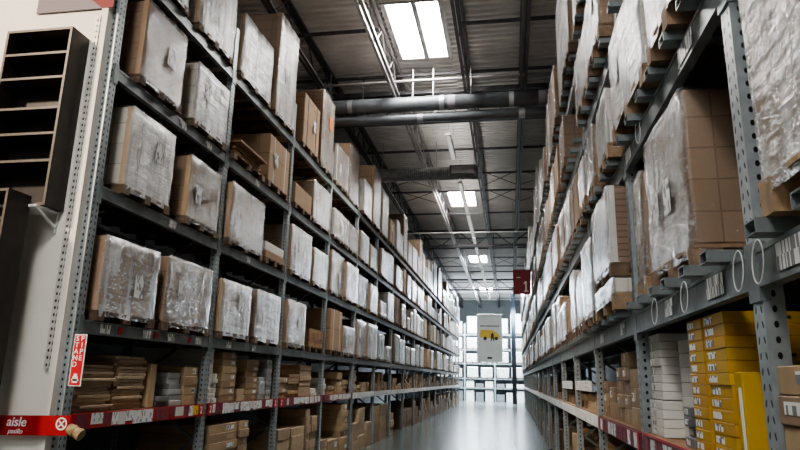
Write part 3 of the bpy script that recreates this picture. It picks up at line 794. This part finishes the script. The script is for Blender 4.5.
# leaning board between piles
o = part('leaning_carton', MB().cbox(-.35, .35, -.06, .06, 0, .42, .004), 'single', None, (XL - .42, 5.97, PICK + .002), .04)
tag(o, 'upright brown carton panel standing beside the tall ragged pile, left rack', 'carton')
cnt = {}
for (bay, y0, w, zt, th) in FLOORS:
    cnt[bay] = cnt.get(bay, 0) + 1
    stack('left', bay, cnt[bay], y0, w, .0, zt, th, 'single' if bay % 2 else 'edge', 'floor level', r, messy=.02, d=.95, xin=-.02)
# right pick shelf
for (bay, sno, y0, w, zt, th, ms) in ((2, 1, 5.16, .36, 1.72, .145, .012), (2, 2, 5.58, .32, 1.86, .115, .012), (2, 3, 5.96, .34, 1.8, .115, .012), (2, 4, 6.42, .3, 1.7, .145, .01), (2, 5, 6.8, .36, 1.66, .115, .01),
                              (3, 1, 7.45, .34, 1.42, .14, .01), (3, 2, 7.95, .34, 1.48, .1, .02), (3, 3, 8.4, .3, 1.48, .1, .02), (3, 4, 8.8, .5, 1.47, .09, .02)):
    stack('right', bay, sno, y0, w, PS, zt, th, 'single', 'pick shelf', r, messy=ms, d=.6)
for (bay, sno, y0, w, zt, th) in ((3, 1, 7.5, .5, .8, .14), (3, 2, 8.3, .5, .7, .2), (4, 1, 9.8, .5, .9, .14), (4, 2, 10.6, .5, .95, .2), (5, 1, 12.2, .5, .9, .16), (2, 1, 5.3, .6, .9, .2)):
    stack('right', bay, sno, y0, w, 0, zt, th, 'single', 'floor level', r, messy=.02, d=.8, xin=.03)
# everything further along the shelves
for bay in range(4, NL):
    y = YL0 + bay * BAY + .15; end = YL0 + (bay + 1) * BAY - .15; sno = 1
    while y < end - .2:
        w = r.uniform(.22, .5); w = min(w, end - y)
        stack('left', bay, sno, y, w, PS, PICK + r.choice([.2, .3, .35, .45, .55]), r.choice([.06, .08, .11]), r.choice(['single', 'edge', 'single']), 'pick shelf', r, messy=.02, d=.8); y += w + r.uniform(.04, .15); sno += 1
for bay in range(7, NL):
    y = YL0 + bay * BAY + .15; end = YL0 + (bay + 1) * BAY - .15; sno = 1
    while y < end - .3:
        w = min(r.uniform(.4, .7), end - y)
        stack('left', bay, sno, y, w, 0, r.choice([.6, .8, 1.0]), .2, 'single', 'floor level', r, messy=.02, d=.9, xin=.0); y += w + .1; sno += 1
for bay in range(4, NR):
    y = YR0 + bay * BAY + .15; end = YR0 + (bay + 1) * BAY - .15; sno = 1
    low = bay in (4, 5)
    while y < end - .2:
        w = min(r.uniform(.28, .5), end - y)
        stack('right', bay, sno, y, w, PS, PICK + (.2 if low else r.choice([.22, .35, .5])), r.choice([.08, .1, .12]), 'single', 'pick shelf', r, messy=.02, d=.7); y += w + .08; sno += 1
for bay in range(6, NR):
    y = YR0 + bay * BAY + .15; end = YR0 + (bay + 1) * BAY - .15; sno = 3
    while y < end - .3:
        w = min(r.uniform(.4, .6), end - y)
        stack('right', bay, sno, y, w, 0, r.choice([.6, .8, 1.0]), .2, 'single', 'floor level', r, messy=.02, d=.7, xin=.03); y += w + .12; sno += 1
if FAR.v:
    o = part('distant_cartons', FAR, FARM, None); tag(o, 'small brown cartons stacked along the far shelves of both racks', 'cartons', None, 'stuff')

# ---- yellow cartons, right pick shelf, first full bay
def yellow(col, k, n, x0, y0, y1, z0, z1, d=.62):
    frm = 'topmost' if k == n - 1 else ('lowest' if k == 0 else f'{ORD[k + 1]} up')
    o = part('yellow_carton', MB().cbox(0, d, 0, y1 - y0, 0, z1 - z0, .0015), 'yellow', None, (x0, y0, z0))
    tag(o, f'yellow carton with white end label, {frm} in the {col} yellow column', 'carton', 'yellow cartons on the right rack')
    w = y1 - y0; h = z1 - z0
    part('paper_label', MB().box(-.002, 0, w * .52, w * .92, h * .22, h * .8), 'label', o)
    if col == 'nearer' and k in (1, 4, 8, 11):
        for q in range(3): part('printed_mark', MB().box(.2 + q * .03, .222 + q * .03, -.0012, 0, h * .35, h * .62), 'ink', o)
    return o
n = 12; hh = (1.932 - 1.275) / n
for k in range(n):
    yellow('farther', k, n, XR + .03 + R.uniform(0, .004), 3.40, 3.66, PICK + .003 + k * hh, PICK + .003 + (k + 1) * hh - .002)
n = 12
for k in range(n):
    yellow('nearer', k, n, XR + .03 + R.uniform(0, .004) + (.0 if k > 5 else .005), 3.06, 3.37, PICK + .003 + k * hh, PICK + .003 + (k + 1) * hh - .002)
o = part('yellow_carton', MB().cbox(0, .5, 0, .1, 0, .385, .004), 'yellow', None, (XR + .045, 2.94, PICK + .003))
tag(o, 'tall narrow yellow carton standing on end before the yellow columns', 'carton')
part('glossy_strip', MB().box(-.002, 0, .02, .05, .03, .32), 'whitep', o)
for q in range(3): part('printed_mark', MB().box(.28 + q * .03, .302 + q * .03, -.0012, 0, .2, .225), 'ink', o)
# yellow cartons beyond the near post
for k in range(3):
    o = part('yellow_carton', MB().cbox(0, .45, 0, .4, 0, .118, .004), 'yellow', None, (XR + .5, 2.02, 1.70 + k * .12)); tag(o, f'plain yellow carton above the nearest brown cartons, {["lowest", "middle", "topmost"][k]} of three', 'carton', 'yellow cartons on the right rack')
# brown cartons with white labels at the near end of the right rack
for k in range(4):
    o = part('labelled_carton', MB().cbox(0, .8, 0, .5, 0, .097, .004), 'single', None, (XR + .006 + (.008 if k % 2 else 0), 1.985, PICK + .003 + k * .1))
    tag(o, f'brown carton with white barcode label beside the near right post, {["lowest", "second up", "third up", "topmost"][k]}', 'carton', 'labelled cartons by the near right post')
    part('paper_label', MB().box(-.002, 0, .26 - .1 * (k % 2), .45 - .1 * (k % 2), .035, .078), 'label', o)
o = part('flat_carton', MB().cbox(0, .44, 0, .42, 0, .02, .003), 'single', None, (XR + .49, 2.01, 1.677)); tag(o, 'thin brown carton sheet under the plain yellow cartons', 'carton')
# white cartons
n = 8; hh = .046
for k in range(n):
    o = part('white_carton', MB().cbox(0, .55, 0, .32, 0, hh - .002, .003), 'white', None, (XR + .05 + R.uniform(0, .01), 4.44, PICK + .23 + .003 + k * hh * 1.16))
    o.scale = (1, 1, 1.16)
    tag(o, f'wide white flat carton, {"lowest" if k == 0 else ("topmost" if k == n - 1 else ORD[k + 1] + " up")} in the white column beside the yellow ones', 'carton', 'white cartons on the right rack')
    part('paper_label', MB().box(-.0015, 0, .2, .29, .006, hh - .008), 'label', o)
    if k in (4, 7):
        for q in range(3): part('printed_mark', MB().box(.22 + q * .024, .238 + q * .024, -.0012, 0, .014, .028), 'ink', o)
for k in range(4):
    o = part('white_carton', MB().cbox(0, .62, 0, .36, 0, .054, .003), 'white', None, (XR + .03, 4.38, PICK + .003 + k * .0565))
    tag(o, f'long white carton under the white column, {["lowest", "second up", "third up", "topmost"][k]} of four', 'carton', 'white cartons on the right rack')
    part('paper_label', MB().box(-.0015, 0, .2, .3, .008, .044), 'label', o)
n = 7
for k in range(n):
    o = part('white_carton', MB().cbox(0, .5, 0, .24, 0, .076, .003), 'white', None, (XR + .12, 4.0, PICK + .003 + k * .085)); o.scale = (1, 1, 1.09)
    tag(o, f'narrow cream carton, {"lowest" if k == 0 else ("topmost" if k == n - 1 else ORD[k + 1] + " up")} in the column behind the dark boxes', 'carton', 'white cartons on the right rack')
for k in range(4):
    o = part('grey_carton', MB().cbox(0, .4, 0, .15, 0, .05, .003), 'grey', None, (XR + .03 + (.02 if k == 1 else 0), 3.72, PICK + .003 + k * .053))
    tag(o, f'small dark grey box with white label beside yellow column, {["lowest", "second up", "third up", "topmost"][k]}', 'carton', 'dark boxes beside the yellow cartons')
    part('paper_label', MB().box(-.0015, 0, .06, .13, .01, .04), 'label', o)

# ------------------------------------------------------------------ the rack end at the left: wall, bookcases, signs
YW = 4.56
struct('wall_left_end', MB().box(-9, XL - .12, YW, YW + .04, 0, 6.4), ['endwall'])
struct('trim_1', MB().box(XL - .118, XL - .055, YW - .02, YW + .06, 0, 6.2), ['endwall'])
o = part('wall_standard', MB().box(-.022, .022, -.032, -.022, 0, 3.1), steel_post_mat('slotted_standard', (.62, .60, .56), .1, 0.), None, (-3.585, YW, 1.62))
tag(o, 'slotted white wall standard fixed upright beside the rack post', 'wall standard')
def bookcase(xr, w, z0, zs, label, yf=4.33, yb=YW - .005):
    t = thing('bookcase', label, 'bookcase', (xr - w / 2, yb, z0))
    d = yb - yf; th = .022; H = zs[-1]
    def sp(x0, x1): return MB().box(x0, x1, -d, 0, 0, H)
    for x0 in (-w / 2, w / 2 - th):
        s = part('side_panel', sp(x0, x0 + th), 'black', t); part('edge_band', MB().box(x0, x0 + th, -d - .0015, -d, 0, H), 'shelfedge', s)
    part('back_panel', MB().box(-w / 2 + th, w / 2 - th, -.008, 0, 0, H), 'black', t)
    for k, z in enumerate(zs):
        zz = z - (th if k == len(zs) - 1 else 0)
        s = part('shelf', MB().box(-w / 2 + th, w / 2 - th, -d + .003, -.008, zz, zz + th), 'black', t)
        part('edge_band', MB().box(-w / 2 + th, w / 2 - th, -d + .0005, -d + .003, zz, zz + th), 'shelfedge', s)
    for k in (-2, -4):
        part('back_strip', MB().box(-w / 2 + .14, w / 2 - th, -.02, -.0085, zs[k] + .03, zs[k] + .075), 'backstrip', t)  # brown strip low on the back panel
    return t
bookcase(-3.66, .64, 2.90, [0, .37, .61, .84, 1.12, 1.35, 1.60], 'tall black-brown open bookcase hung high on the cream end wall')
t = bookcase(-3.77, .64, 1.365, [0, .37, .61, .84, 1.12, 1.35, 1.60], 'black-brown bookcase mounted lower and further out, cut by the left edge', 4.07, 4.31)
for z in (.2, 1.3): part('wall_bracket', MB().box(-.2, .1, .001, YW - 4.312, z, z + .04), 'whitep', t)
o = part('wall_bracket', MB().box(-.2, .14, -.27, 0, 0, .02).bar((.13, -.25, .0), (.13, -.01, -.12), .02, .02).box(.12, .14, -.02, 0, -.16, 0), 'whitep', None, (-3.84, YW - .002, 2.876)); tag(o, 'pale metal bracket holding up the higher bookcase', 'bracket')
o = thing('wall_banner', 'grey and red banner panel at the top of the end wall', 'banner', (-3.84, YW - .012, 4.80))
part('banner_panel', MB().box(-.40, .38, -.01, 0, 0, .9), 'bannertop', o)
part('red_wedge', MB().quad([(.27, -.012, .0), (.38, -.012, .0), (.38, -.012, .5), (-.05, -.012, .5), (.05, -.012, .18)]), 'bannerred', o)
# standpipe sign on the rack post
t = thing('standpipe_sign', 'red vertical sign reading STAND PIPE on the first left rack post', 'sign', (XL + .098, YL0 - .085, 1.69))
part('sign_plate', MB().cbox(-.055, .055, 0, .006, -.2, .2, .003), 'whitep', t)
part('sign_face', MB().box(-.047, .047, -.0015, 0, -.192, .192), 'red', t)
for k, c in enumerate('STAND'): text('lettering', c, t, 'whitep', .056, (-.022, -.003, .165 - k * .05), (PI / 2, 0, 0), bold=.0004)
for k, c in enumerate('PIPE'): text('lettering', c, t, 'whitep', .056, (.022, -.003, .165 - k * .05), (PI / 2, 0, 0), bold=.0004)
mb = MB().box(-.022, .022, -.004, -.0016, -.175, -.125).box(-.014, .014, -.004, -.0016, -.125, -.105).box(-.03, .03, -.004, -.0016, -.16, -.145)
part('hydrant_mark', mb, 'whitep', t)
# aisle tape barrier
t = thing('aisle_barrier_tape', 'red barrier tape printed aisle pasillo stretched across to the rack post', 'barrier tape', (XL + .03, YL0 - .17, 1.205))
mb = MB(); n = 12
for k in range(n):
    xa, xb = -1.9 + k * 2.03 / n, -1.9 + (k + 1) * 2.03 / n
    za, zb = -.02 * math.sin(PI * k / n), -.02 * math.sin(PI * (k + 1) / n)
    mb.quad([(xa, 0, -.073 + za), (xb, 0, -.073 + zb), (xb, 0, .073 + zb), (xa, 0, .073 + za)])
part('tape', mb, 'signred', t)
text('lettering', 'aisle', t, 'whitep', .098, (-.315, -.003, .012), (PI / 2, 0, 0), shear=.12, bold=.0008)
text('lettering', 'pasillo', t, 'whitep', .05, (-.315, -.003, -.056), (PI / 2, 0, 0), shear=.25, bold=.0)
mb = MB()
for k in range(20):
    a, b = 2 * PI * k / 20, 2 * PI * (k + 1) / 20
    mb.quad([(.036 * math.cos(a), 0, .036 * math.sin(a)), (.036 * math.cos(b), 0, .036 * math.sin(b)), (.047 * math.cos(b), 0, .047 * math.sin(b)), (.047 * math.cos(a), 0, .047 * math.sin(a))])
mb.bar((-.022, 0, -.022), (.022, 0, .022), .002, .011).bar((-.022, 0, .022), (.022, 0, -.022), .002, .011)
part('roundel', mb, 'whitep', t, (.07, -.004, .01))
mb = MB()
for k in range(4): mb.tube((.14 + k * .027, .0, -.02 - k * .012), (.167 + k * .027, .0, -.032 - k * .012), .038 + (.005 if k % 2 else 0), 14)
part('tape_roll', mb, 'rope', t)
part('tape_clip', MB().box(-.07, -.035, .002, .1185, -.03, .03), 'dark', t)

# ------------------------------------------------------------------ aisle sign and far end
t = thing('hanging_aisle_sign', 'red hanging aisle sign with white numeral 1 beside the right rack', 'sign', (.465, 21.9, 4.92))
part('sign_board', MB().cbox(-.29, .29, -.012, .012, -.42, .42, .004), 'aisle', t)
part('numeral', MB().quad([(.115, -.0145, -.3), (.165, -.0145, -.3), (.165, -.0145, .02), (.12, -.0145, .02), (.06, -.0145, -.04), (.06, -.0145, -.085), (.115, -.0145, -.05)]).quad([(.07, -.0145, -.345), (.215, -.0145, -.345), (.215, -.0145, -.301), (.07, -.0145, -.301)]), 'whitep', t)
part('small_lettering', MB().box(-.17, -.04, -.0145, -.0125, .14, .165), 'whitep', t)
part('sign_arm', MB().bar((-.28, 0, .44), (.28, 0, .44), .03, .03), 'joistlight', t)
for x in (-.25, .25): part('suspension_cord', MB().tube((x, 0, .456), (x, 0, 2.9), .008, 5), 'joistlight', t)

t = thing('hanging_banner', 'pale hanging banner with a yellow van picture at the aisle end', 'banner', (-1.32, 44, 2.83))
part('banner_cloth', MB().box(-.86, .86, -.006, .006, 0, 3.16), 'banner', t)
part('top_bar', MB().tube((-.9, 0, 3.19), (.9, 0, 3.19), .03, 8), 'joistlight', t)
for x in (-.8, .8): part('suspension_cord', MB().tube((x, 0, 3.22), (x, 0, 5.58), .008, 5), 'joistlight', t)
van = MB().quad([(-.62, -.009, 1.62), (.62, -.009, 1.5), (.72, -.009, 1.72), (.5, -.009, 1.95), (.2, -.009, 2.12), (-.6, -.009, 2.14), (-.66, -.009, 1.9)])
p = part('van_picture', van, 'bannery', t)
for cx in (-.3, .45):
    mb = MB()
    mb.quad([(cx + .12 * math.cos(2 * PI * k / 14), -.0115, 1.56 + .12 * math.sin(2 * PI * k / 14)) for k in range(14)]); part('wheel', mb, 'ink', p)
part('figure_picture', MB().quad([(.08, -.012, 1.38), (.14, -.012, 1.38), (.2, -.012, 1.62), (.26, -.012, 1.38), (.32, -.012, 1.38), (.28, -.012, 1.85), (.2, -.012, 1.98), (.1, -.012, 1.82)]), 'ink', p)
mb = MB()
r = random.Random(2); x = -.62
while x < .6:
    w = r.uniform(.05, .12); mb.box(x, x + w, -.0085, -.0065, 2.36, 2.44); x += w + .03
o = part('print_line', mb, 'ink', t)
part('print_block', MB().box(-.16, .16, -.0085, -.0065, .2, .32), 'ink', t)

# building column and far cross rack
o = part('steel_column', MB().box(-.16, .16, -.02, .02, 0, 8.0).box(-.16, -.13, -.16, .16, 0, 8.0).box(.13, .16, -.16, .16, 0, 8.0), 'column', None, (.32, 47.3, 0))
tag(o, 'blue-grey steel column at the far end of the aisle by the right rack', 'column')
XF0 = -8.2; NF = 6; YF = 51.0
FLV = [1.78, 2.93, 4.0, 5.17]
RF = thing('pallet_rack', 'grey pallet rack standing crosswise at the far end of the aisle', 'rack', (XF0, YF, 0), -PI / 2)
# local +x -> world -y (towards the camera), local y -> world x
pm = MB().box(-.07, 0, -.05, .05, 0, 6.0).mesh('upright_post', [M['post']])
bm_ = MB().box(-.045, .004, .05, BAY - .05, -.11, 0).mesh('front_beam', [M['beam']])
rm_ = MB().box(-DEP, -DEP + .045, .05, BAY - .05, -.11, 0).mesh('rear_beam', [M['beam']])
for i in range(NF + 1): add('upright_post', pm, RF, (0, i * BAY, 0)); add('upright_post', pm, RF, (-DEP, i * BAY, 0), PI)
for i in range(NF):
    for lv in FLV + [1.06]:
        add('front_beam', bm_, RF, (0, i * BAY, lv)); add('rear_beam', rm_, RF, (0, i * BAY, lv))
    part('shelf_deck', MB().box(-DEP + .05, -.05, .06, BAY - .06, 1.04, 1.058), 'crate', RF, (0, i * BAY, 0))
r = random.Random(8)
for i in range(1, NF - 1):
    for li, lv in enumerate(FLV):
        for k in range(2):
            w = r.choice([.84, .9, .96]); xx = XF0 + i * BAY + .62 + k * 1.1
            hh = r.choice([.6, .7, .75, .8]) if li < 3 else r.choice([.9, 1.1, 1.3, 1.5])
            kd = r.choices(['white', 'pale', 'brown'], [6, 4, 1])[0]
            load(kd, (xx, YF + .44, lv + .002), -PI / 2, w, hh, f'{KIND[kd][1]}, far cross rack, {TIER[li]} tier, {ORD[i]} bay, {"left" if k == 0 else "right"} side', 'pallet loads on the far cross rack', .98, .09, 0, r.randrange(40))
    for lev, z0 in (('floor', 0.002), ('shelf', 1.06)):
        for k in range(3):
            w = .6; xx = XF0 + i * BAY + .42 + k * .74
            hh = r.choice([.55, .7, .85]) if lev == 'floor' else r.choice([.3, .42, .5])
            o = part('white_carton' if (k + i) % 3 else 'flat_carton', MB().cbox(-w / 2, w / 2, -.4, .4, 0, hh, .006), 'white' if (k + i) % 3 else 'grey', None, (xx, YF + .5, z0))
            tag(o, f'large carton at the aisle end, far cross rack {lev}, {ORD[i]} bay, {["left", "middle", "right"][k]}', 'carton', 'cartons under the far cross rack')

# ------------------------------------------------------------------ lights
def area(name, loc, rot, size, sy, power, col):
    l = bpy.data.lights.new(name, 'AREA'); l.shape = 'RECTANGLE'; l.size = size; l.size_y = sy; l.energy = power; l.color = col
    o = bpy.data.objects.new(name, l); COL.objects.link(o); o.location = loc; o.rotation_euler = rot; return o
def aim(src, dst):
    return (Vector(dst) - Vector(src)).to_track_quat('-Z', 'Y').to_euler()
sl = bpy.data.lights.new('wall_spotlight', 'SPOT'); sl.energy = 2300; sl.color = (1, .80, .60); sl.spot_size = math.radians(42); sl.spot_blend = .5; sl.shadow_soft_size = .25
so = bpy.data.objects.new('wall_spotlight', sl); COL.objects.link(so); so.location = (-6.4, -.6, 6.6); so.rotation_euler = aim((-6.4, -.6, 6.6), (-4.2, 4.55, 3.6))
area('hall_light', (-2.2, -3.0, 6.6), aim((-2.2, -3.0, 6.6), (-2.6, 5, 2.6)), 2.6, 1.5, 100, (.90, .95, 1.))
area('cross_aisle_light', (-2.2, 47.6, 8.2), (math.radians(-8), 0, 0), 6.0, 2.2, 5000, (.78, .90, 1.))
area('cross_aisle_light', (-1.5, 46.6, 6.2), (math.radians(58), 0, 0), 5.0, 1.0, 1000, (.80, .91, 1.))
for y, p in ((7., 16), (16., 24), (21., 18)): area('roof_bounce_fill', (-1.42, y, 7.66 if y > 10 else 7.0), (PI, 0, 0), .2, 3.6, p, (1, .95, .9))  # added fill in place of light bounced up to the roof

w = bpy.data.worlds.new('World'); SC.world = w; w.use_nodes = True
w.node_tree.nodes['Background'].inputs[0].default_value = (.8, .9, 1, 1); w.node_tree.nodes['Background'].inputs[1].default_value = .6

# ------------------------------------------------------------------ camera
f = 630.
a = Vector((110, 156, f)).normalized()
u = Vector((55, -2586, f)); u = (u - a * a.dot(u)).normalized()
rr = u.cross(a)
if rr.x < 0: rr = -rr
# rows r,a,u are the world axes in camera space (x right, y down, z forward)
cam = bpy.data.cameras.new('camera'); cam.sensor_width = 36; cam.lens = f / 800 * 36; cam.clip_start = .05; cam.clip_end = 200
co = bpy.data.objects.new('camera', cam); COL.objects.link(co)
m = Matrix(((rr.x, -rr.y, -rr.z, 0), (a.x, -a.y, -a.z, 0), (u.x, -u.y, -u.z, 1.6), (0, 0, 0, 1)))
co.matrix_world = m
SC.camera = co
SC.view_settings.view_transform = 'AgX'
SC.view_settings.look = 'AgX - Medium High Contrast'
SC.view_settings.exposure = 0.2
